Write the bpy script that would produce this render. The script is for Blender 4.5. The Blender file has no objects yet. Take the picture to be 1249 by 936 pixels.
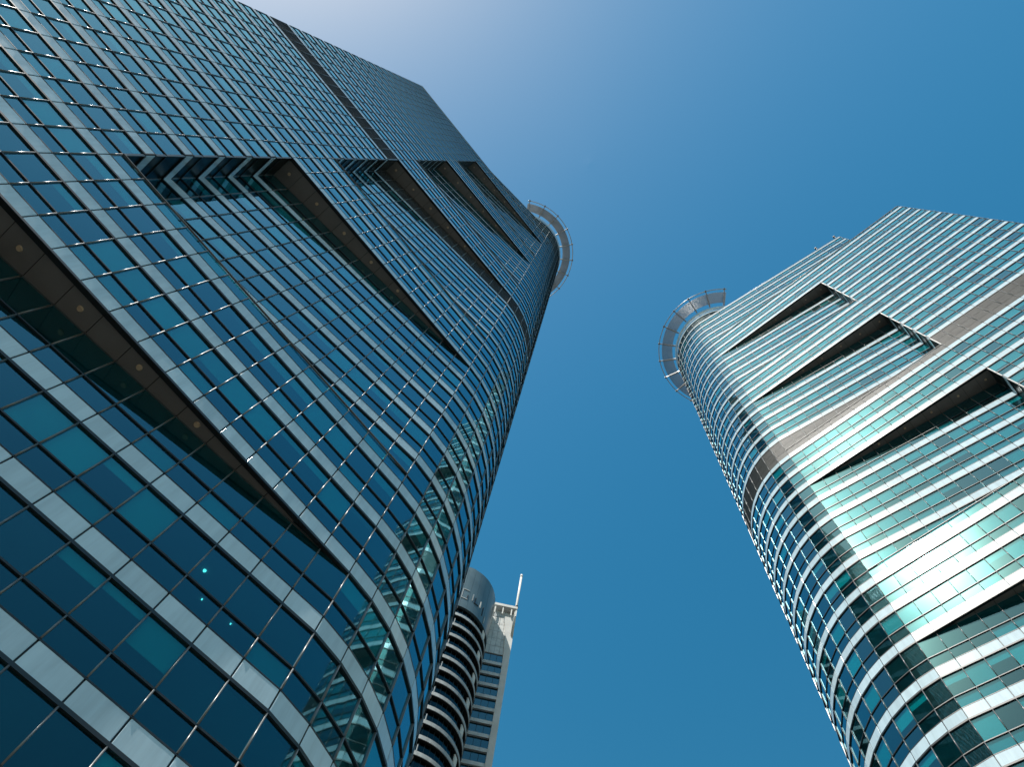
import bpy, math, random
import numpy as np
from mathutils import Matrix, Vector

random.seed(7)
rng = np.random.default_rng(11)
sc = bpy.context.scene
col = sc.collection
PI = math.pi
EYE = 1.6                                   # camera height above the plaza

# ------------------------------------------------------------------ camera
RIGHT = Vector((0.63638649, -0.76576163, 0.0928513))
DOWN = Vector((0.7572611, 0.59728622, -0.26420596))
FWD = Vector((0.14685999, 0.23844979, 0.95998638))
FPX = 977.8                                 # focal length in pixels of a 1249 px wide picture
cam_data = bpy.data.cameras.new("camera")
cam_data.sensor_fit = 'HORIZONTAL'
cam_data.sensor_width = 36.0
cam_data.lens = 36.0 * FPX / 1249.0
cam_data.clip_start = 0.1
cam_data.clip_end = 9000.0
cam = bpy.data.objects.new("camera", cam_data)
col.objects.link(cam)
cam.matrix_world = Matrix((
    (RIGHT.x, -DOWN.x, -FWD.x, 0.0),
    (RIGHT.y, -DOWN.y, -FWD.y, 0.0),
    (RIGHT.z, -DOWN.z, -FWD.z, EYE),
    (0, 0, 0, 1)))
sc.camera = cam

# ------------------------------------------------------------------ sky, sun, exposure
SUN = Vector((-0.5442, -0.0240, 0.8386)).normalized()
world = bpy.data.worlds.new("World")
sc.world = world
world.use_nodes = True
wn = world.node_tree
for n in list(wn.nodes):
    wn.nodes.remove(n)
sky = wn.nodes.new('ShaderNodeTexSky')
sky.sky_type = 'NISHITA'
sky.sun_disc = False
sky.sun_elevation = math.asin(SUN.z)
sky.sun_rotation = math.atan2(SUN.x, SUN.y)
sky.altitude = 0.0
sky.air_density = 1.5
sky.dust_density = 0.6
sky.ozone_density = 2.0
hs = wn.nodes.new('ShaderNodeHueSaturation')       # overall colour rendering of the photograph, the same in every direction
hs.inputs['Saturation'].default_value = 1.48
gn = wn.nodes.new('ShaderNodeMixRGB')
gn.blend_type = 'MULTIPLY'
gn.inputs[0].default_value = 1.0
gn.inputs[2].default_value = (1.16, 1.01, 0.75, 1)
bg = wn.nodes.new('ShaderNodeBackground')
bg.inputs['Strength'].default_value = 0.15
wo = wn.nodes.new('ShaderNodeOutputWorld')
wn.links.new(sky.outputs[0], hs.inputs['Color'])
wn.links.new(hs.outputs[0], gn.inputs[1])
wn.links.new(gn.outputs[0], bg.inputs[0])
wn.links.new(bg.outputs[0], wo.inputs[0])

sun_data = bpy.data.lights.new("sun", 'SUN')
sun_data.energy = 5.0
sun_data.angle = math.radians(0.53)
sun_data.color = (1.0, 0.955, 0.88)
sun = bpy.data.objects.new("sun", sun_data)
col.objects.link(sun)
sun.rotation_euler = SUN.to_track_quat('Z', 'Y').to_euler()
sun.location = SUN * 400

sc.view_settings.view_transform = 'Standard'
sc.view_settings.look = 'None'
sc.view_settings.exposure = 0.13
sc.view_settings.gamma = 1.0
sc.view_settings.use_curve_mapping = False
sc.cycles.max_bounces = 8
sc.cycles.diffuse_bounces = 3
sc.cycles.glossy_bounces = 5
sc.cycles.transparent_max_bounces = 12
sc.cycles.caustics_reflective = False
sc.cycles.caustics_refractive = False
sc.cycles.use_adaptive_sampling = True
sc.cycles.use_denoising = True

# ------------------------------------------------------------------ materials
def new_mat(name):
    m = bpy.data.materials.new(name)
    m.use_nodes = True
    nt = m.node_tree
    for n in list(nt.nodes):
        nt.nodes.remove(n)
    return m, nt, nt.nodes.new('ShaderNodeOutputMaterial')

def N(nt, typ, **kw):
    n = nt.nodes.new(typ)
    for k, v in kw.items():
        setattr(n, k, v)
    return n

def L(nt, a, b):
    nt.links.new(a, b)

def piece_random(nt):
    """one random number for every separate piece, joined or not"""
    g = N(nt, 'ShaderNodeNewGeometry')
    o = N(nt, 'ShaderNodeObjectInfo')
    a = N(nt, 'ShaderNodeMath', operation='ADD')
    L(nt, g.outputs['Random Per Island'], a.inputs[0])
    L(nt, o.outputs['Random'], a.inputs[1])
    f = N(nt, 'ShaderNodeMath', operation='FRACT')
    L(nt, a.outputs[0], f.inputs[0])
    return f.outputs[0]

def noise(nt, scale, detail=3.0, vec=None, rough=0.55):
    t = N(nt, 'ShaderNodeTexNoise')
    t.inputs['Scale'].default_value = scale
    t.inputs['Detail'].default_value = detail
    t.inputs['Roughness'].default_value = rough
    if vec is None:
        vec = N(nt, 'ShaderNodeNewGeometry').outputs['Position']
    L(nt, vec, t.inputs['Vector'])
    return t.outputs['Fac']

def ramp(nt, fac, stops):
    r = N(nt, 'ShaderNodeValToRGB')
    el = r.color_ramp.elements
    while len(el) > 1:
        el.remove(el[-1])
    el[0].position = stops[0][0]
    el[0].color = (*stops[0][1], 1)
    for p, c in stops[1:]:
        e = el.new(p)
        e.color = (*c, 1)
    L(nt, fac, r.inputs[0])
    return r.outputs[0]

def bump(nt, h, strength, dist):
    b = N(nt, 'ShaderNodeBump')
    b.inputs['Strength'].default_value = strength
    b.inputs['Distance'].default_value = dist
    L(nt, h, b.inputs['Height'])
    return b.outputs[0]

def glass_mat(name, body, trans, f0, wave=0.0035, power=2.4):
    """tinted reflective curtain-wall glass: coated mirror front over a tinted, partly see-through body"""
    m, nt, out = new_mat(name)
    pr = piece_random(nt)
    wob = N(nt, 'ShaderNodeMath', operation='ADD')
    L(nt, noise(nt, 0.55, 1.0), wob.inputs[0])
    L(nt, pr, wob.inputs[1])
    wv = N(nt, 'ShaderNodeTexNoise')
    wv.noise_dimensions = '4D'
    wv.inputs['Scale'].default_value = 0.55
    wv.inputs['Detail'].default_value = 1.0
    L(nt, N(nt, 'ShaderNodeNewGeometry').outputs['Position'], wv.inputs['Vector'])
    w4 = N(nt, 'ShaderNodeMath', operation='MULTIPLY')
    w4.inputs[1].default_value = 7.0
    L(nt, pr, w4.inputs[0])
    L(nt, w4.outputs[0], wv.inputs['W'])
    nrm = bump(nt, wv.outputs['Fac'], 1.0, wave)
    lw = N(nt, 'ShaderNodeLayerWeight')             # coated glass: mirror-like when seen at a slant
    lw.inputs['Blend'].default_value = 0.5
    L(nt, nrm, lw.inputs['Normal'])
    pw = N(nt, 'ShaderNodeMath', operation='POWER')
    pw.inputs[1].default_value = power
    L(nt, lw.outputs['Facing'], pw.inputs[0])
    fr = N(nt, 'ShaderNodeMath', operation='MULTIPLY_ADD')
    fr.inputs[1].default_value = 1.0 - f0
    fr.inputs[2].default_value = f0
    L(nt, pw.outputs[0], fr.inputs[0])
    bf = N(nt, 'ShaderNodeNewGeometry')
    inv = N(nt, 'ShaderNodeMath', operation='SUBTRACT')
    inv.inputs[0].default_value = 1.0
    L(nt, bf.outputs['Backfacing'], inv.inputs[1])
    fac = N(nt, 'ShaderNodeMath', operation='MULTIPLY')
    L(nt, fr.outputs[0], fac.inputs[0])
    L(nt, inv.outputs[0], fac.inputs[1])
    gl = N(nt, 'ShaderNodeBsdfGlossy')
    gl.inputs['Color'].default_value = (0.42, 0.88, 1.0, 1)
    gl.inputs['Roughness'].default_value = 0.022
    L(nt, nrm, gl.inputs['Normal'])
    gd = N(nt, 'ShaderNodeBsdfGlossy')             # thin film of dust: wide weak glare
    gd.inputs['Color'].default_value = (0.45, 0.95, 0.90, 1)
    gd.inputs['Roughness'].default_value = 0.20
    gm = N(nt, 'ShaderNodeMixShader')
    gm.inputs[0].default_value = 0.06
    L(nt, gl.outputs[0], gm.inputs[1])
    L(nt, gd.outputs[0], gm.inputs[2])
    df = N(nt, 'ShaderNodeBsdfDiffuse')
    c1 = tuple(x * 0.35 for x in body)
    c2 = tuple(min(1, x * 1.35) for x in body)
    L(nt, ramp(nt, pr, [(0.0, c1), (0.55, body), (1.0, c2)]), df.inputs['Color'])
    tr = N(nt, 'ShaderNodeBsdfTransparent')
    tr.inputs['Color'].default_value = (*trans, 1)
    bm = N(nt, 'ShaderNodeMixShader')
    ff = N(nt, 'ShaderNodeMath', operation='MULTIPLY_ADD')   # back faces let everything through
    ff.inputs[1].default_value = -0.14
    ff.inputs[2].default_value = 1.0
    L(nt, inv.outputs[0], ff.inputs[0])
    L(nt, ff.outputs[0], bm.inputs[0])
    L(nt, df.outputs[0], bm.inputs[1])
    L(nt, tr.outputs[0], bm.inputs[2])
    mx = N(nt, 'ShaderNodeMixShader')
    L(nt, fac.outputs[0], mx.inputs[0])
    L(nt, bm.outputs[0], mx.inputs[1])
    L(nt, gm.outputs[0], mx.inputs[2])
    L(nt, mx.outputs[0], out.inputs[0])
    return m

def paint_mat(name, color, rough=0.4, metallic=0.0, var=0.10, spec=0.5, dirt=0.25, nscale=0.9, bumpd=0.0, streak=False):
    m, nt, out = new_mat(name)
    p = N(nt, 'ShaderNodeBsdfPrincipled')
    pr = piece_random(nt)
    lo = tuple(x * (1 - var) for x in color)
    hi = tuple(min(1, x * (1 + var)) for x in color)
    base = ramp(nt, pr, [(0.0, lo), (1.0, hi)])
    if streak:
        mp = N(nt, 'ShaderNodeMapping')
        mp.inputs['Scale'].default_value = (2.2, 2.2, 0.16)
        L(nt, N(nt, 'ShaderNodeNewGeometry').outputs['Position'], mp.inputs['Vector'])
        dn = noise(nt, nscale, 6.0, mp.outputs[0], 0.65)
    else:
        dn = noise(nt, nscale, 5.0)
    dm = ramp(nt, dn, [(0.35, (1 - dirt,) * 3), (0.62, (1, 1, 1))])
    mul = N(nt, 'ShaderNodeMixRGB', blend_type='MULTIPLY')
    mul.inputs[0].default_value = 1.0
    L(nt, base, mul.inputs[1])
    L(nt, dm, mul.inputs[2])
    L(nt, mul.outputs[0], p.inputs['Base Color'])
    p.inputs['Roughness'].default_value = rough
    p.inputs['Metallic'].default_value = metallic
    p.inputs['Specular IOR Level'].default_value = spec
    if bumpd:
        L(nt, bump(nt, noise(nt, 0.8, 1.0), 1.0, bumpd), p.inputs['Normal'])
    L(nt, p.outputs[0], out.inputs[0])
    return m

def emit_mat(name, color, strength):
    m, nt, out = new_mat(name)
    e = N(nt, 'ShaderNodeEmission')
    e.inputs[0].default_value = (*color, 1)
    e.inputs[1].default_value = strength
    L(nt, e.outputs[0], out.inputs[0])
    return m

MAT = {}
MAT['glass'] = glass_mat('tinted glass', (0.001, 0.050, 0.062), (0.22, 0.80, 0.84), 0.072)
MAT['sill_glass'] = glass_mat('tinted sill glass', (0.001, 0.042, 0.056), (0.22, 0.74, 0.79), 0.072)
MAT['spandrel'] = paint_mat('white enamelled spandrel', (0.59, 0.75, 0.84), 0.15, 0.0, 0.07, 0.5, 0.16, 1.3, bumpd=0.004, streak=True)
MAT['fin'] = paint_mat('dark silver mullion', (0.13, 0.14, 0.145), 0.34, 0.0, 0.05, 0.8, 0.1)
MAT['rail'] = paint_mat('dark transom', (0.020, 0.026, 0.030), 0.45, 0.0, 0.1, 0.5, 0.2)
MAT['louvre'] = paint_mat('grey louvre', (0.078, 0.085, 0.083), 0.5, 0.0, 0.12, 0.4, 0.25)
MAT['soffit'] = paint_mat('brown grey soffit', (0.26, 0.24, 0.215), 0.45, 0.0, 0.06, 0.4, 0.12)
MAT['black'] = paint_mat('black trim', (0.012, 0.013, 0.013), 0.5, 0.0, 0.1, 0.4, 0.1)
MAT['coping'] = paint_mat('metal coping', (0.22, 0.22, 0.215), 0.45, 0.0, 0.05, 0.5, 0.15)
MAT['slab'] = paint_mat('office ceiling', (0.30, 0.31, 0.30), 0.8, 0.0, 0.1, 0.2, 0.1)
MAT['core'] = paint_mat('office core wall', (0.09, 0.09, 0.085), 0.8, 0.0, 0.1, 0.2, 0.1)
MAT['blind'] = paint_mat('roller blind', (0.60, 0.63, 0.60), 0.9, 0.0, 0.2, 0.1, 0.05)
MAT['roof'] = paint_mat('grey roof', (0.35, 0.35, 0.34), 0.8, 0.0, 0.05, 0.2, 0.2)
MAT['steel'] = paint_mat('painted ring steel', (0.42, 0.43, 0.44), 0.35, 0.3, 0.05, 0.5, 0.15)
MAT['lamp'] = paint_mat('frosted downlight', (0.78, 0.58, 0.36), 0.5, 0.0, 0.05, 0.4, 0.02)
MAT['lit'] = emit_mat('lit office lamp', (1.0, 0.97, 0.9), 3.0)
MAT['reveal'] = paint_mat('shade-darkened side glass', (0.008, 0.013, 0.012), 0.30, 0.0, 0.2, 0.2, 0.1)  # notch side glass, its shade and dark reflections put into the colour
MAT['screen'] = glass_mat('dark crown screen', (0.020, 0.040, 0.040), (0.25, 0.33, 0.33), 0.05)

# ------------------------------------------------------------------ mesh helpers
def tag(o, label=None, cat=None, group=None, kind=None):
    if label: o['label'] = label
    if cat: o['category'] = cat
    if group: o['group'] = group
    if kind: o['kind'] = kind
    return o

def empty(name, loc=(0, 0, 0)):
    o = bpy.data.objects.new(name, None)
    o.empty_display_size = 2.0
    col.objects.link(o)
    o.location = loc
    return o

def link(o, parent=None):
    col.objects.link(o)
    if parent is not None:
        o.parent = parent
    return o

def mesh_obj(name, verts, faces, mat, parent=None, smooth=False, fix=True):
    me = bpy.data.meshes.new(name)
    me.from_pydata([tuple(v) for v in verts], [], faces)
    me.materials.append(mat)
    if fix:
        import bmesh
        b = bmesh.new(); b.from_mesh(me)
        bmesh.ops.recalc_face_normals(b, faces=b.faces)
        b.to_mesh(me); b.free()
    if smooth:
        me.polygons.foreach_set('use_smooth', [True] * len(me.polygons))
    me.update()
    o = bpy.data.objects.new(name, me)
    return link(o, parent)

# template of a panel: back rectangle, front rectangle, chamfered rim; local x = width, -y = outward, z = up
TF = [(0, 1, 2, 3),                                             # back (+y)
      (0, 4, 5, 1), (1, 5, 6, 2), (2, 6, 7, 3), (3, 7, 4, 0),   # sides
      (4, 8, 9, 5), (5, 9, 10, 6), (6, 10, 11, 7), (7, 11, 8, 4),
      (11, 10, 9, 8)]                                           # front (-y)
TFB = [(0, 1, 2, 3), (0, 4, 5, 1), (1, 5, 6, 2), (2, 6, 7, 3), (3, 7, 4, 0), (7, 6, 5, 4)]

def panel_verts(w, t, h, c):
    """n x 12 x 3 (or n x 8 x 3 when c is None)"""
    w, t, h = (np.asarray(a, float)[:, None] for a in (w, t, h))
    sx = np.array([-1, 1, 1, -1.0]); sz = np.array([-1, -1, 1, 1.0])
    one = np.ones(4)
    bx = w / 2 * sx; bz = h / 2 * sz
    back = np.stack([bx, t / 2 * one, bz], -1)
    if c is None:
        front = np.stack([bx, -t / 2 * one, bz], -1)
        return np.concatenate([back, front], 1)
    mid = np.stack([bx, (-t / 2 + c[1]) * one, bz], -1)
    fx = (w / 2 - c[0]) * sx; fz = (h / 2 - c[2]) * sz
    front = np.stack([fx, -t / 2 * one, fz], -1)
    return np.concatenate([back, mid, front], 1)

def orient_faces(faces):
    return [tuple(reversed(f)) for f in faces]
TF = orient_faces(TF); TFB = orient_faces(TFB)

def rot_stack(yaw, pitch):
    cy, sy = np.cos(yaw), np.sin(yaw); cp, sp = np.cos(pitch), np.sin(pitch)
    z = np.zeros_like(yaw)
    Rz = np.stack([np.stack([cy, -sy, z], -1), np.stack([sy, cy, z], -1), np.stack([z, z, z + 1], -1)], -2)
    Rx = np.stack([np.stack([z + 1, z, z], -1), np.stack([z, cp, -sp], -1), np.stack([z, sp, cp], -1)], -2)
    return Rz @ Rx

class Pieces:
    """collects alike pieces; the largest in the picture become parts of their own, the rest one joined part"""
    def __init__(self, name, mat, chamfer=None, limit=300, jitter=0.0):
        self.name, self.mat, self.ch, self.limit, self.jit = name, mat, chamfer, limit, jitter
        self.rows = []
        self.smooth = False
    def add(self, x, y, z, yaw, w, t, h):
        j = self.jit
        self.rows.append((x, y, z, yaw + random.uniform(-j, j), w, t, h, random.uniform(-j, j)))
    def build(self, parent):
        if not self.rows:
            return
        a = np.array(self.rows)
        P = a[:, :3] - np.array([0, 0, EYE])
        B = np.array([RIGHT, DOWN, FWD])
        q = P @ B.T
        zc = np.maximum(q[:, 2], 1e-3)
        u = FPX * q[:, 0] / zc; v = FPX * q[:, 1] / zc
        outw = np.stack([np.sin(a[:, 3]), -np.cos(a[:, 3])], -1)
        dist = np.linalg.norm(P, axis=1)
        face = -(P[:, :2] * outw).sum(1) / dist
        inside = (np.abs(u) < 640) & (np.abs(v) < 485) & (q[:, 2] > 0) & (face > 0)
        size = np.where(inside, a[:, 4] * a[:, 6] * np.maximum(face, 0.01) / dist ** 2, 0)
        order = np.argsort(-size)
        keep = order[:self.limit]
        keep = keep[size[keep] > 0]
        rest = np.setdiff1d(np.arange(len(a)), keep)
        cache = {}
        faces = TFB if self.ch is None else TF
        for i in keep:
            x, y, z, yaw, w, t, h, pit = a[i]
            key = (round(w, 3), round(t, 3), round(h, 3))
            if key not in cache:
                vv = panel_verts([w], [t], [h], self.ch)[0]
                me = bpy.data.meshes.new(self.name)
                me.from_pydata([tuple(p) for p in vv], [], faces)
                me.materials.append(self.mat)
                if self.smooth:
                    me.polygons.foreach_set('use_smooth', [f >= 5 for f in range(len(faces))])
                cache[key] = me
            o = bpy.data.objects.new(self.name, cache[key])
            col.objects.link(o)
            o.parent = parent
            pl = parent_world(parent)
            o.location = (x - pl[0], y - pl[1], z - pl[2])
            o.rotation_euler = (pit, 0, yaw)
        if len(rest):
            r = a[rest]
            vv = panel_verts(r[:, 4], r[:, 5], r[:, 6], self.ch)
            R = rot_stack(r[:, 3], r[:, 7])
            vv = np.einsum('nij,nkj->nki', R, vv) + r[:, None, :3]
            pl = parent_world(parent)
            vv = vv - np.array(pl)
            k = vv.shape[1]
            F = (np.array(faces)[None] + (np.arange(len(r)) * k)[:, None, None]).reshape(-1, 4)
            me = bpy.data.meshes.new(self.name)
            me.from_pydata(vv.reshape(-1, 3).tolist(), [], F.tolist())
            me.materials.append(self.mat)
            if self.smooth:
                me.polygons.foreach_set('use_smooth', [f >= 5 for f in range(len(faces))] * len(r))
            o = bpy.data.objects.new(self.name, me)
            col.objects.link(o)
            o.parent = parent
            o['kind'] = 'stuff'

def parent_world(p):
    x, y, z = p.location
    while p.parent is not None:
        p = p.parent
        x += p.location.x; y += p.location.y; z += p.location.z
    return (x, y, z)

def shift(verts, parent):
    if parent is None:
        return verts
    pl = parent_world(parent)
    return [(v[0] - pl[0], v[1] - pl[1], v[2] - pl[2]) for v in verts]

def solid(name, poly, z0, z1, mat, parent):
    """vertical prism over a plan polygon"""
    n = len(poly)
    vs = [(x, y, z0) for x, y in poly] + [(x, y, z1) for x, y in poly]
    fs = [tuple(range(n)), tuple(range(n, 2 * n))] + [(i, (i + 1) % n, n + (i + 1) % n, n + i) for i in range(n)]
    return mesh_obj(name, shift(vs, parent), fs, mat, parent)

def tube(name, pts, r, mat, parent, closed=False, seg=8):
    pts = [Vector(p) for p in pts]
    vs, fs = [], []
    n = len(pts)
    for i, p in enumerate(pts):
        if closed:
            d = (pts[(i + 1) % n] - pts[i - 1]).normalized()
        else:
            d = (pts[min(i + 1, n - 1)] - pts[max(i - 1, 0)]).normalized()
        u = d.cross(Vector((0, 0, 1)))
        if u.length < 1e-4:
            u = d.cross(Vector((0, 1, 0)))
        u.normalize()
        w = u.cross(d).normalized()
        for k in range(seg):
            a = 2 * PI * k / seg
            vs.append(tuple(p + u * (r * math.cos(a)) + w * (r * math.sin(a))))
    rng_ = n if closed else n - 1
    for i in range(rng_):
        for k in range(seg):
            j = (i + 1) % n
            fs.append((i * seg + k, i * seg + (k + 1) % seg, j * seg + (k + 1) % seg, j * seg + k))
    if not closed:
        fs.append(tuple(range(seg)))
        fs.append(tuple(range((n - 1) * seg, n * seg)))
    return mesh_obj(name, shift(vs, parent), fs, mat, parent, smooth=True)

def bar(name, p0, p1, w0, h0, w1, h1, mat, parent):
    """tapered bar of rectangular section between two points"""
    p0, p1 = Vector(p0), Vector(p1)
    d = (p1 - p0).normalized()
    u = d.cross(Vector((0, 0, 1)))
    if u.length < 1e-4:
        u = Vector((1, 0, 0))
    u.normalize()
    w = u.cross(d).normalized()
    vs = []
    for p, a, b in ((p0, w0, h0), (p1, w1, h1)):
        for sx, sy in ((-1, -1), (1, -1), (1, 1), (-1, 1)):
            vs.append(tuple(p + u * (sx * a / 2) + w * (sy * b / 2)))
    fs = [(0, 1, 2, 3), (4, 5, 6, 7)] + [(i, (i + 1) % 4, 4 + (i + 1) % 4, 4 + i) for i in range(4)]
    return mesh_obj(name, shift(vs, parent), fs, mat, parent)

# ------------------------------------------------------------------ ground
def ground():
    m, nt, out = new_mat('paved ground')
    p = N(nt, 'ShaderNodeBsdfPrincipled')
    p.inputs['Roughness'].default_value = 0.85
    br = N(nt, 'ShaderNodeTexBrick')
    br.inputs['Color1'].default_value = (0.115, 0.11, 0.105, 1)
    br.inputs['Color2'].default_value = (0.095, 0.093, 0.088, 1)
    br.inputs['Mortar'].default_value = (0.06, 0.058, 0.055, 1)
    br.inputs['Scale'].default_value = 1.0
    br.inputs['Mortar Size'].default_value = 0.012
    L(nt, N(nt, 'ShaderNodeNewGeometry').outputs['Position'], br.inputs['Vector'])
    mul = N(nt, 'ShaderNodeMixRGB', blend_type='MULTIPLY')
    mul.inputs[0].default_value = 1.0
    L(nt, br.outputs[0], mul.inputs[1])
    L(nt, ramp(nt, noise(nt, 0.15, 6.0), [(0.3, (0.75, 0.75, 0.75)), (0.7, (1, 1, 1))]), mul.inputs[2])
    L(nt, mul.outputs[0], p.inputs['Base Color'])
    L(nt, p.outputs[0], out.inputs[0])
    o = mesh_obj('ground', [(-4000, -4000, 0), (4000, -4000, 0), (4000, 4000, 0), (-4000, 4000, 0)], [(0, 1, 2, 3)], m)
    o['kind'] = 'structure'
ground()

# ------------------------------------------------------------------ the twin glass towers
MOD = 1.432                 # curtain wall module
LN = 14 * MOD               # length of a notch, from pivot to its side wall
LF = 27 * MOD               # whole straight front
DEP = 1.9                   # depth of a notch at its side wall
CH = 1.40                   # chord of a corner panel
NS = 22                     # corner panels through half a turn
DTH = PI / NS
RAD = CH / (2 * math.sin(DTH / 2))
H = 4.0                     # storey
SP, SI, VI = 1.0, 1.05, 1.95
LTOP = 22 * MOD

def tower(spec):
    T = spec['map']
    root = empty('glass_tower', (*T(-6.0, 6.0), 0.0))
    tag(root, spec['label'], 'tower', 'twin glass towers')
    K = dict(
        vision=Pieces('glass_pane', MAT['glass'], None, jitter=0.0038),
        sill=Pieces('sill_pane', MAT['sill_glass'], None, jitter=0.0038),
        span=Pieces('spandrel_panel', MAT['spandrel'], (0.015, 0.015, 0.015), jitter=0.0012),
        fin=Pieces('mullion', MAT['fin'], (0.018, 0.018, 0.0)),
        rail=Pieces('transom', MAT['rail'], None),
        joint=Pieces('joint_gasket', MAT['black'], None, limit=0),
        reveal=Pieces('shade_dark_pane', MAT['reveal'], None, jitter=0.002),
        louv=Pieces('louvre_panel', MAT['louvre'], (0.02, 0.02, 0.02)),
        slat=Pieces('louvre_blade', MAT['louvre'], None, limit=0),
        blind=Pieces('roller_blind', MAT['blind'], None, limit=0),
        scr=Pieces('crown_screen', MAT['screen'], None, jitter=0.003),
        skirt=Pieces('crown_panel', MAT['spandrel'], (0.015, 0.015, 0.015)),
    )

    K['fin'].smooth = True
    flags = {'top': False}

    def seg(p, q):
        """plan segment in (a, d) -> world middle, yaw (local -y = outward), length, outward normal"""
        A, B = T(*p), T(*q)
        mx, my = (A[0] + B[0]) / 2, (A[1] + B[1]) / 2
        tx, ty = B[0] - A[0], B[1] - A[1]
        ln = math.hypot(tx, ty)
        tx, ty = tx / ln, ty / ln
        nx, ny = (ty, -tx) if spec['hand'] > 0 else (-ty, tx)
        yaw = math.atan2(nx, -ny)
        return mx, my, yaw, ln, nx, ny

    def put(kind, s, z0, z1, t, off, w=None):
        """a piece on a segment: t thick, its front face `off` proud of the wall line"""
        mx, my, yaw, ln, nx, ny = s
        o = off - t / 2
        K[kind].add(mx + nx * o, my + ny * o, (z0 + z1) / 2, yaw, (w if w else ln), t, z1 - z0)

    def fin(p, s, z0, z1, half=None):
        """mullion standing on plan point p, facing as segment s"""
        X, Y = T(*p)
        mx, my, yaw, ln, nx, ny = s
        K['fin'].add(X + nx * 0.01, Y + ny * 0.01, (z0 + z1) / 2, yaw, 0.055, 0.13, z1 - z0)

    far = [(-LF + i * MOD, 0.0) for i in range(14)]                       # far edge .. notch side
    near = [(-LN + i * MOD, 0.0) for i in range(15)]                      # notch side .. pivot
    facet = [(-LN * (1 - i / 14), DEP * (1 - i / 14)) for i in range(15)]
    top_facet = [(-LTOP * (1 - i / 22), DEP / LN * LTOP * (1 - i / 22)) for i in range(23)]
    side = [(-LN, 0.0), (-LN, DEP)]
    arc = [(RAD * math.sin(i * DTH), RAD - RAD * math.cos(i * DTH)) for i in range(NS + 1)]
    rear = [(-i * MOD, 2 * RAD) for i in range(28)]
    endw = [(-LF, 2 * RAD * (1 - i / 14)) for i in range(15)]
    top_end = [(-LTOP, 2 * RAD * (1 - i / 12) + DEP / LN * LTOP * (i / 12)) for i in range(13)]
    top_rear = [(-i * MOD, 2 * RAD) for i in range(23)]

    def segs(path):
        return [(path[i], path[i + 1], seg(path[i], path[i + 1])) for i in range(len(path) - 1)]
    S = {k: segs(v) for k, v in dict(far=far, near=near, facet=facet, side=side, arc=arc, rear=rear, endw=endw,
                                     top_facet=top_facet, top_end=top_end, top_rear=top_rear).items()}

    def spandrel_row(runs, z, h=SP):
        for r in runs:
            for p, q, s in S[r]:
                put('span', s, z + 0.06, z + h - 0.02, 0.06, 0.035, s[3] - 0.052)
                if r not in ('rear', 'endw', 'top_rear', 'top_end'):
                    X, Y = T(*p)
                    K['joint'].add(X - s[4] * 0.03, Y - s[5] * 0.03, z + h / 2, s[2], 0.12, 0.06, h - 0.1)
                put('rail', s, z - 0.06, z + 0.07, 0.18, 0.076)
                put('rail', s, z + h - 0.03, z + h + 0.03, 0.12, 0.045)

    def glass_row(runs, z0, z1, kind):
        for r in runs:
            for p, q, s in S[r]:
                put(kind if r != 'side' else 'reveal', s, z0, z1, 0.03, 0.0, s[3] - 0.05)  # side wall panes take the glass copy darkened to stand for shade
                if kind == 'sill' and r not in ('rear', 'endw', 'top_rear', 'top_end', 'side', 'arc') and random.random() < spec['blinds'] - 0.3:
                    put('blind', s, z0 + 0.05, z1 - 0.02, 0.02, -0.08, s[3] - 0.08)
                if r not in ('rear', 'endw', 'top_rear', 'top_end'):
                    fin(p, s, z0, z1)
                if kind == 'vision' and r not in ('rear', 'endw', 'top_rear', 'top_end', 'side') and random.random() < (spec['blinds'] if r != 'arc' else spec['arc_blinds']) and not (r == 'facet' and flags['top']) and not (r == 'facet' and 23 < z1 < 24.6 and p[0] > -6):
                    d = random.choice(spec['drops'])
                    put('blind', s, z1 - d, z1 - 0.02, 0.02, -0.08, s[3] - 0.08)

    def transom_row(runs, z):
        for r in runs:
            for p, q, s in S[r]:
                put('rail', s, z - 0.035, z + 0.035, 0.15, 0.06)

    def louvre_row(runs, z0, z1):
        rows = 2 if z1 - z0 > 2.4 else 1
        hh = (z1 - z0) / rows
        for r in runs:
            for p, q, s in S[r]:
                for k in range(rows):
                    a, b = z0 + k * hh, z0 + (k + 1) * hh
                    put('louv', s, a + 0.03, b - 0.03, 0.05, 0.0, s[3] - 0.05)
                    if r not in ('rear', 'endw'):
                        n = max(3, int((b - a) / 0.22))
                        for j in range(n):
                            zz = a + 0.06 + (j + 0.5) * (b - a - 0.12) / n
                            put('slat', s, zz - 0.02, zz + 0.03, 0.05, 0.035, s[3] - 0.12)
                if r not in ('rear', 'endw'):
                    fin(p, s, z0, z1)

    MAIN = ['far', 'near', 'arc', 'rear', 'endw']
    NOTCH = ['far', 'side', 'facet', 'arc', 'rear', 'endw']
    TOP = ['top_facet', 'arc', 'top_rear', 'top_end']

    slabs = []
    flags['top'] = False

    def storey(z, runs, h=H, louvre=False, parapet=None):
        """z = underside of the spandrel"""
        if parapet is None:
            spandrel_row(runs, z)
            if louvre:
                louvre_row(runs, z + SP + 0.03, z + h - 0.05)
            else:
                glass_row(runs, z + SP + 0.03, z + SP + SI - 0.035, 'sill')
                transom_row(runs, z + SP + SI)
                glass_row(runs, z + SP + SI + 0.035, z + h - 0.05, 'vision')
        slabs.append((z, runs))

    # levels -------------------------------------------------------------
    soffits = spec['soffits']
    n_notch = spec['storeys']               # storeys from one soffit to the next
    mech = spec['mech']                     # (index of soffit, storey index) of the taller louvred storey
    notch_levels = []
    copings = []

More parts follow.
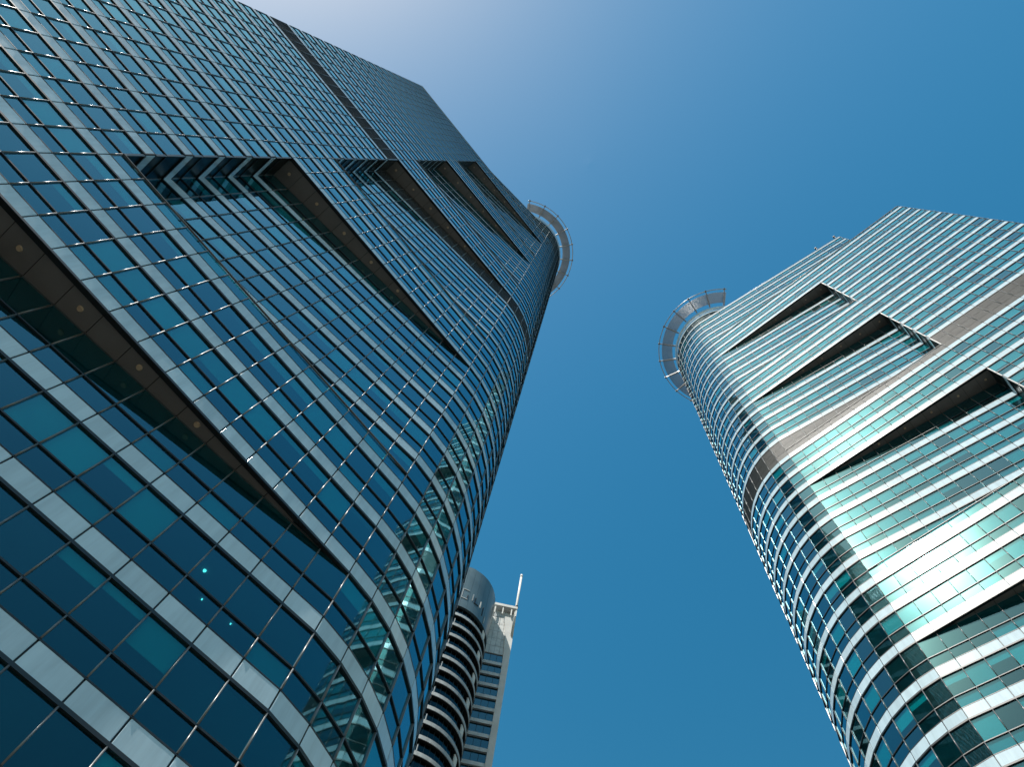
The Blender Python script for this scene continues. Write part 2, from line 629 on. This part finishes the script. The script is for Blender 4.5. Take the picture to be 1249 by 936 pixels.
    def storey_ledge(z, h, louvre, upper):
        """the storey whose lower part is the parapet of the ledge and whose upper part is set back"""
        front = [r for r in ('far', 'near', 'arc', 'rear', 'endw')]
        spandrel_row(front, z)
        back = [r for r in upper if r not in front]
        same = [r for r in front if r in upper]
        zl = z + SP + SI
        if louvre:
            zl = z + SP + 1.3
            louvre_row(front, z + SP + 0.03, zl)
            louvre_row(upper, zl, z + h - 0.05)
        else:
            glass_row(front, z + SP + 0.03, zl - 0.035, 'sill')
            glass_row(back, z + SP + 0.03, zl - 0.035, 'sill')
            transom_row(same, zl)
            transom_row(back, zl)
            glass_row(upper, zl + 0.035, z + h - 0.05, 'vision')
        copings.append(zl)
        slabs.append((z, MAIN))

    for si, zs in enumerate(soffits):
        last = si == len(soffits) - 1
        nst = n_notch if not last else 7
        z = zs
        for k in range(nst):
            h = H
            lou = (si, k) == mech
            if lou:
                h = H + 1.6
            if z < 0.2:
                z += h
                continue
            up = TOP if last else NOTCH
            if k < 2:
                storey(z, MAIN, h, lou)
            elif k == 2:
                storey_ledge(z, h, lou, up)
            else:
                flags['top'] = (not last) and k == nst - 1
                storey(z, up, h, lou)
                flags['top'] = False
            z += h
        if last:
            ztop = z
    # crown
    spandrel_row(TOP, ztop, 1.05)
    zr = spec['ring']
    crown = [(RAD * math.sin(i * DTH), RAD - RAD * math.cos(i * DTH)) for i in range(2 * NS + 1)]
    zb = ztop + 1.12
    z1 = zr - 6.3
    for p, q, s in segs(crown):
        put('scr', s, zb, z1, 0.05, -0.12, s[3] - 0.05)
        fin(p, s, zb, z1)
        for j in (1, 2):
            zz = zb + (z1 - zb) * j / 3
            put('rail', s, zz - 0.05, zz + 0.05, 0.12, -0.06)
        put('skirt', s, z1, z1 + 1.0, 0.08, 0.02, s[3] - 0.02)
        put('rail', s, z1 + 1.0, z1 + 1.5, 0.10, -0.10)
        put('skirt', s, z1 + 1.5, zr - 2.2, 0.08, 0.10, s[3] - 0.015)
    cin = [((RAD - 0.6) * math.sin(i * DTH), RAD - (RAD - 0.6) * math.cos(i * DTH)) for i in range(2 * NS)]

    for k in K.values():
        k.build(root)

    # copings along the ledges
    for i, zl in enumerate(copings):
        A, B = T(-LN if i < len(copings) - 1 else -LF, -0.05), T(0, -0.05)
        bar('ledge_coping', (A[0], A[1], zl + 0.03), (B[0], B[1], zl + 0.03), 0.10, 0.05, 0.10, 0.05, MAT['coping'], root)
        A, B = T(-LN + 0.05 if i < len(copings) - 1 else -LF + 0.3, 0.13), T(-1.6, 0.13)
        bar('ledge_upstand', (A[0], A[1], zl - 0.62), (B[0], B[1], zl - 0.62), 0.06, 1.2, 0.06, 1.2, MAT['core'], root)

    # floor slabs and lift core inside
    ins = 0.35
    arc_in = [((RAD - ins) * math.sin(i * DTH), RAD - (RAD - ins) * math.cos(i * DTH)) for i in range(NS + 1)]
    plan = dict(main=[(-LF + ins, ins)] + arc_in + [(-LF + ins, 2 * RAD - ins)],
                notch=[(-LF + ins, ins), (-LN - ins, ins), (-LN - ins, DEP + ins)] + arc_in + [(-LF + ins, 2 * RAD - ins)],
                top=[(-LTOP + ins, DEP / LN * LTOP + ins)] + arc_in + [(-LTOP + ins, 2 * RAD - ins)])
    meshes = {}
    for z, runs in slabs:
        key = 'main' if 'near' in runs else ('top' if 'top_facet' in runs else 'notch')
        if key not in meshes:
            o = solid('floor_slab', [T(*p) for p in plan[key]], z + 0.10, z + 0.80, MAT['slab'], root)
            meshes[key] = (o.data, z)
        else:
            me, z0 = meshes[key]
            o = bpy.data.objects.new('floor_slab', me)
            col.objects.link(o)
            o.parent = root
            o.location = (0, 0, z - z0)
    ci = 5.0
    solid('lift_core', [T(*p) for p in ((-LF + ci, ci), (2, ci), (2, 2 * RAD - ci), (-LF + ci, 2 * RAD - ci))], 0, soffits[-1] + 8, MAT['core'], root)
    zroof = copings[-1]
    solid('roof', [T(*p) for p in plan['main']], zroof - 1.2, zroof - 0.9, MAT['roof'], root)
    solid('roof', [T(*p) for p in plan['top']], ztop + 0.2, ztop + 0.6, MAT['roof'], root)
    solid('plinth', [T(*p) for p in plan['main']], 0.0, max(0.35, min(z for z, r in slabs) - 0.06), MAT['core'], root)

    # soffits under the overhangs
    for si, zs in enumerate(soffits):
        if zs < 3 or si == 0 and zs < 3:
            continue
        so = solid('soffit', [T(*p) for p in ((-LN + 0.03, 0.03), (-0.6, 0.03), (-LN + 0.03, DEP))], zs + 0.055, zs + 0.095, MAT['black'], root)
        for i in range(14):
            a0, a1 = -LN + i * MOD + 0.015, -LN + (i + 1) * MOD - 0.015
            d0, d1 = DEP * (-a0) / LN - 0.03, DEP * (-a1) / LN - 0.03
            if d1 < 0.16:
                continue
            e = 0.16
            poly = [(a0, e), (a1, e), (a1, d1), (a0, d0)] if d1 > e + 0.02 else [(a0, e), (a1, e), (a0, d0)]
            o = solid('soffit_panel', [T(*p) for p in poly], zs + 0.005, zs + 0.05, MAT['soffit'], so)
            if i % 2 == 0 and d1 > 0.55:
                cx, cy = T((a0 + a1) / 2, e + (min(d0, d1) - e) * 0.5)
                n = 14
                vs = [(cx + 0.13 * math.cos(2 * PI * k / n), cy + 0.13 * math.sin(2 * PI * k / n), zs + 0.02) for k in range(n)]
                vs += [(cx + 0.10 * math.cos(2 * PI * k / n), cy + 0.10 * math.sin(2 * PI * k / n), zs - 0.05) for k in range(n)]
                fs = [tuple(range(n)), tuple(range(n, 2 * n))] + [(k, (k + 1) % n, n + (k + 1) % n, n + k) for k in range(n)]
                mesh_obj('downlight', shift(vs, so), fs, MAT['lamp'], so)
        A, B = T(-LN, 0.05), T(-0.4, 0.05)
        bar('drip_edge', (A[0], A[1], zs - 0.03), (B[0], B[1], zs - 0.03), 0.26, 0.10, 0.10, 0.10, MAT['black'], so)

    # ring gallery round the crown
    rg = empty('ring_canopy', (0, 0, 0))
    rg.parent = root
    ccx, ccy = T(0, RAD)
    pl = parent_world(root)
    rg.location = (ccx - pl[0], ccy - pl[1], zr)
    RO = spec['ring_r']
    def rp(r, th, z):
        x, y = T(r * math.sin(th), RAD - r * math.cos(th))
        return (x, y, z)
    t0, t1 = math.radians(-42), math.radians(222)
    n = 84
    ths = [t0 + (t1 - t0) * i / n for i in range(n + 1)]
    tube('ring_tube', [rp(RO, t, zr) for t in ths], 0.09, MAT['steel'], rg)
    for i, r in enumerate(np.linspace(RAD + 0.55, RO - 0.7, 14)):
        vs, fs = [], []
        for t in ths:
            for dr, dz in ((-0.06, -0.03), (0.06, -0.03), (0.06, 0.03), (-0.06, 0.03)):
                vs.append(rp(r + dr, t, zr - 0.20 + dz))
        for j in range(n):
            for k in range(4):
                fs.append((j * 4 + k, j * 4 + (k + 1) % 4, j * 4 + 4 + (k + 1) % 4, j * 4 + 4 + k))
        fs += [(0, 1, 2, 3), (n * 4, n * 4 + 1, n * 4 + 2, n * 4 + 3)]
        mesh_obj('ring_slat', shift(vs, rg), fs, MAT['steel'], rg)
    for i in range(16):
        t = math.radians(-40 + i * 17.3)
        bm_ = bar('ring_beam', rp(RAD - 0.05, t, zr - 0.85), rp(RO + 0.25, t, zr), 0.26, 0.95, 0.17, 0.24, MAT['steel'], rg)
        bar('tube_clamp', rp(RO - 0.16, t, zr - 0.02), rp(RO + 0.2, t, zr - 0.02), 0.34, 0.34, 0.34, 0.34, MAT['coping'], rg)
    solid('crown_roof', [T(*p) for p in cin], zr - 3.4, zr - 3.0, MAT['roof'], root)

    # roof fittings
    zt = ztop + 1.05
    for i, a in enumerate((-LTOP + 0.6, -LTOP + 4.6)):
        x, y = T(a, DEP / LN * -a - 0.25)
        fl = bar('roof_floodlight', (x, y, zt + 0.75), (x, y, zt + 1.25), 0.42, 0.42, 0.36, 0.36, MAT['black'], root)
        bar('bracket', (x, y, zt - 0.1), (x, y, zt + 0.76), 0.07, 0.07, 0.07, 0.07, MAT['steel'], fl)
    x0 = T(-LF, 0.15); x1 = T(-3, 0.15)
    rl = tube('roof_rail', [(x0[0], x0[1], zroof + 1.1), (x1[0], x1[1], zroof + 1.1)], 0.035, MAT['steel'], root)
    for i in range(14):
        x, y = T(-LF + 0.1 + i * (LF - 3) / 13.5, 0.15)
        tube('rail_post', [(x, y, zroof), (x, y, zroof + 1.1)], 0.025, MAT['steel'], rl, seg=6)
    x0 = T(-LTOP, DEP / LN * LTOP + 0.1); x1 = T(-1, 0.3)
    rl = tube('roof_rail', [(x0[0], x0[1], zt + 0.9), (x1[0], x1[1], zt + 0.9)], 0.035, MAT['steel'], root)
    for i in range(12):
        a = -LTOP + 0.3 + i * (LTOP - 1) / 11.5
        x, y = T(a, DEP / LN * -a + 0.12)
        tube('rail_post', [(x, y, zt), (x, y, zt + 0.9)], 0.025, MAT['steel'], rl, seg=6)
    return root, T

XL, YL = 5.99, 16.33
left, TL = tower(dict(
    map=lambda a, d: (XL + a, YL + d), hand=1,
    label='tall blue glass tower on the left, shaded front with stepped triangular notches',
    soffits=[28.3 - 32, 28.3, 60.3, 93.9, 125.9, 157.9], storeys=8, mech=(2, 7), ring=198.1, ring_r=12.75, blinds=0.55, arc_blinds=0.12, drops=(0.35, 0.5, 0.7, 0.7, 0.9, 1.2, 1.85, 1.85, 1.85)))
XR, YR = 39.37, 2.5
right, TR = tower(dict(
    map=lambda a, d: (XR + d, YR + a), hand=-1,
    label='sunlit glass tower on the right with bright white bands and glaring sun reflection',
    soffits=[24.5 - 28, 24.5, 52.5, 80.5, 110.1, 138.1], storeys=7, mech=(3, 2), ring=177.1, ring_r=13.2, blinds=0.88, arc_blinds=0.38, drops=(0.7, 1.2, 1.6, 1.88, 1.88, 1.88, 1.88)))

# a few lit ceiling lamps seen through the lowest recessed front of the left tower
for x, y, r in ((2.11, 17.74, 0.055), (2.80, 18.58, 0.024), (4.05, 18.44, 0.024)):
    z, n = 24.395, 12
    vs = [(x + r * math.cos(2 * PI * k / n), y + r * math.sin(2 * PI * k / n), z) for k in range(n)]
    vs += [(x + 0.8 * r * math.cos(2 * PI * k / n), y + 0.8 * r * math.sin(2 * PI * k / n), z - 0.05) for k in range(n)]
    fs = [tuple(range(n)), tuple(range(n, 2 * n))] + [(k, (k + 1) % n, n + (k + 1) % n, n + k) for k in range(n)]
    mesh_obj('ceiling_lamp', shift(vs, left), fs, MAT['lit'], left)

# ------------------------------------------------------------------ curved apartment tower behind
def apartment():
    Dc, r, az = 110.0, 9.2, math.radians(55.6)
    cx, cy = Dc * math.cos(az), Dc * math.sin(az)
    root = empty('apartment_tower', (cx, cy, 0))
    tag(root, 'distant curved dark tower with pale balcony bands, side slab and thin white mast', 'tower')
    glass = glass_mat('dark apartment glass', (0.004, 0.012, 0.018), (0.1, 0.12, 0.13), 0.03, 0.006, 4.0)
    blue = glass_mat('blue apartment glass', (0.004, 0.06, 0.09), (0.05, 0.1, 0.12), 0.06)
    band = paint_mat('pale balcony band', (0.44, 0.47, 0.48), 0.6, 0, 0.06, 0.4, 0.25)
    white = paint_mat('white render', (0.72, 0.71, 0.68), 0.7, 0, 0.05, 0.3, 0.15, 0.3)
    drum = paint_mat('grey drum cladding', (0.13, 0.185, 0.205), 0.32, 0.1, 0.05, 0.5, 0.15, 0.2)
    dark = paint_mat('balcony ceiling', (0.018, 0.019, 0.018), 0.7, 0, 0.1, 0.3, 0.15)

    def ring(name, r0, r1, z0, z1, mat, th0=0.0, th1=360.0, n=60, parent=root):
        vs, fs = [], []
        full = th1 - th0 >= 359.9
        m = n if full else n + 1
        for i in range(m):
            t = math.radians(th0 + (th1 - th0) * i / n)
            for rr, zz in ((r0, z0), (r1, z0), (r1, z1), (r0, z1)):
                vs.append((cx + rr * math.cos(t), cy + rr * math.sin(t), zz))
        for i in range(n):
            j = (i + 1) % m
            for k in range(4):
                fs.append((i * 4 + k, i * 4 + (k + 1) % 4, j * 4 + (k + 1) % 4, j * 4 + k))
        if not full:
            fs += [(0, 1, 2, 3), (n * 4, n * 4 + 1, n * 4 + 2, n * 4 + 3)]
        return mesh_obj(name, shift(vs, parent), fs, mat, parent)

    ztop, zdr = 178.5 + EYE, 161.0 + EYE
    # window drum, set back behind the bands
    ring('core_wall', 0.5, r - 2.2, 0, zdr, MAT['core'])
    nb = 30
    for k in range(nb):
        zb = zdr - 0.2 - 4.0 * k            # top of a band
        if zb < 60:
            break
        b = ring('balcony_band', r - 0.14, r, zb - 4.0 - 0.10, zb - 4.0 + 0.85, band)
        ring('balcony_slab', r - 2.0, r - 0.15, zb - 3.95, zb - 3.7, dark, parent=b)
        # glazing of the storey: facets with frames
        ng = 48
        g = Pieces('window_pane', glass, None, limit=0, jitter=0.004)
        fr = Pieces('window_frame', MAT['rail'], None, limit=0)
        for i in range(ng):
            t = 2 * PI * (i + 0.5) / ng
            if not (-200 < math.degrees(t) - 360 < 20) and not (-200 < math.degrees(t) < 20):
                continue
            rr = r - 0.75
            x, y = cx + rr * math.cos(t), cy + rr * math.sin(t)
            yaw = math.atan2(math.cos(t), -math.sin(t))
            w = 2 * rr * math.tan(PI / ng)
            g.add(x, y, zb - 1.65, yaw, w - 0.08, 0.04, 3.1)
            t2 = 2 * PI * i / ng
            fr.add(cx + rr * math.cos(t2), cy + rr * math.sin(t2), zb - 1.65, math.atan2(math.cos(t2), -math.sin(t2)), 0.09, 0.1, 3.1)
        g.build(root)
        fr.build(root)
        # balcony railing posts and pale privacy screens near the left edge and the right turn
        if k % 2 == 1:
            for dth in (-131, -126, -121):
                t = math.radians(dth)
                bar('railing_post', (cx + (r - .05) * math.cos(t), cy + (r - .05) * math.sin(t), zb - 3.25),
                    (cx + (r - .05) * math.cos(t), cy + (r - .05) * math.sin(t), zb - 1.6), 0.16, 0.16, 0.16, 0.16, band, b)
        else:
            ring('balcony_ceiling', r - 0.72, r - 0.12, zb - 1.2, zb - 0.1, dark, -150, -122, 8, b)
        if k % 2 == 0:
            ring('privacy_screen', r - 0.35, r - 0.10, zb - 3.2, zb - 0.6, white, -69, -61, 4, b)
    # crown drum in vertical cladding sheets
    for i in range(24):
        a0 = -220 + i * 11.0
        ring('crown_sheet', r - 0.25, r + 0.02 * (i % 2), zdr - 0.5, ztop + (0.0 if i % 3 else 0.06), drum, a0 + 0.12, a0 + 10.88, 4)
    ring('crown_wall', r - 1.2, r - 0.3, zdr - 0.3, ztop - 0.4, drum)
    ring('crown_roof', 0.3, r - 1.3, ztop - 1.4, ztop - 1.0, MAT['roof'])
    # raised line ornament on the drum
    def orn(t0, t1, z0, z1, mat):
        ring('drum_ornament', r + 0.03, r + 0.14, z0, z1, mat, t0, t1, 4)
    orn(-122, -112, 165.6, 165.9, band); orn(-122, -112, 169.4, 169.7, band); orn(-122, -121, 165.9, 169.4, band)
    orn(-113.5, -112, 165.9, 167.6, MAT['black']); orn(-105, -103.6, 166.4, 169.2, band)
    orn(-101, -93, 166.0, 166.4, MAT['black']); orn(-100.6, -99, 166.4, 168.4, MAT['black'])
    orn(-90, -88, 166.3, 168.8, white); orn(-83, -81.6, 164.6, 168.0, MAT['black']); orn(-76, -74.5, 163.0, 165.8, band)

    # pale slab wing beside the drum
    def at(azd, D, z):
        a = math.radians(azd)
        return (D * math.cos(a), D * math.sin(a), z)
    D = 112.0
    aL, aR = 51.6, 48.47
    am = math.radians((aL + aR) / 2)
    ux, uy = math.sin(am), -math.cos(am)              # to the right as seen from the plaza
    vx, vy = math.cos(am), math.sin(am)               # away from it
    PL = Vector(at(aL, D, 0)); PR = Vector(at(aR, D, 0))
    W = (PR - PL).length
    def P(s, t):
        return (PL.x + ux * s + vx * t, PL.y + uy * s + vy * t)
    def box(name, s0, s1, t0, t1, z0, z1, mat, parent=root):
        return solid(name, [P(s0, t0), P(s1, t0), P(s1, t1), P(s0, t1)], z0, z1, mat, parent)
    zw = 162.3 + EYE
    box('wing_wall', 0, W, 0.6, 14, 0, zw + 0.3, MAT['core'])
    k = 0
    while zw - 4 * k > 60:
        z = zw - 4 * k
        for i in range(4):
            s0 = 0.02 + i * (W - 0.04) / 4
            o = box('window_pane', s0 + 0.04, s0 + (W - 0.04) / 4 - 0.04, 0.40, 0.46, z - 3.0, z - 0.02, blue)
        b = box('wing_band', 0, W + 0.05, 0.0, 0.62, z - 4.0, z - 3.0, paint_band, root)
        k += 1
    zt = 178.0 + EYE
    box('attic_wall', 0, W, 0.35, 14, zw + 0.31, zt, band)
    for i in range(5):
        for j in range(5):
            s0 = W * i / 5; z0 = zw + 0.35 + j * (zt - zw - 0.4) / 5
            box('cladding_panel', s0 + 0.05, s0 + W / 5 - 0.05, 0.25, 0.36, z0 + 0.05, z0 + (zt - zw - 0.4) / 5 - 0.05, paint_band)
    # flared white pier at the right edge
    pw = 1.35
    zs = [0, 120, 150, 158, 164, 170, 175, 178]
    inn = [0, 0, 0.02, 0.1, 0.28, 0.62, 1.15, 1.7]
    vs, fs = [], []
    for z, e in zip(zs, inn):
        zz = z + EYE if z else 0
        for s, t in ((W - e, -0.35), (W + pw, -0.35), (W + pw, 2.5), (W - e, 2.5)):
            x, y = P(s, t)
            vs.append((x, y, zz))
    for i in range(len(zs) - 1):
        for kx in range(4):
            fs.append((i * 4 + kx, i * 4 + (kx + 1) % 4, i * 4 + 4 + (kx + 1) % 4, i * 4 + 4 + kx))
    n4 = 4 * (len(zs) - 1)
    fs += [(0, 1, 2, 3), (n4, n4 + 1, n4 + 2, n4 + 3)]
    mesh_obj('pier', shift(vs, root), fs, white, root)
    rf = box('roof_frame', W - 4.6, W + pw, -1.2, 3.0, 181.2 + EYE, 182.2 + EYE, white)
    for s in (W - 4.4, W - 2.4, W - 0.2, W + pw - 0.35):
        box('frame_post', s, s + 0.3, -1.0, -0.6, 178 + EYE, 181.2 + EYE, white, rf)
        box('frame_post', s, s + 0.3, 2.4, 2.8, 178 + EYE, 181.2 + EYE, white, rf)
    box('plant_room', W - 4.2, W + 0.8, 0.2, 2.2, 178 + EYE, 180.6 + EYE, band, rf)
    mx, my = P(W + pw - 0.35, -0.6)
    ms = tube('mast', [(mx, my, 170 + EYE), (mx, my, 186 + EYE), (mx, my, 198.5 + EYE)], 0.30, white, root)
    tube('mast_tip', [(mx, my, 198.4 + EYE), (mx, my, 199.6 + EYE)], 0.34, white, ms)
    tube('mast_collar', [(mx, my, 182.6 + EYE), (mx, my, 183.1 + EYE)], 0.5, MAT['black'], ms)

paint_band = paint_mat('pale wing panel', (0.74, 0.75, 0.73), 0.6, 0, 0.06, 0.4, 0.2)
apartment()
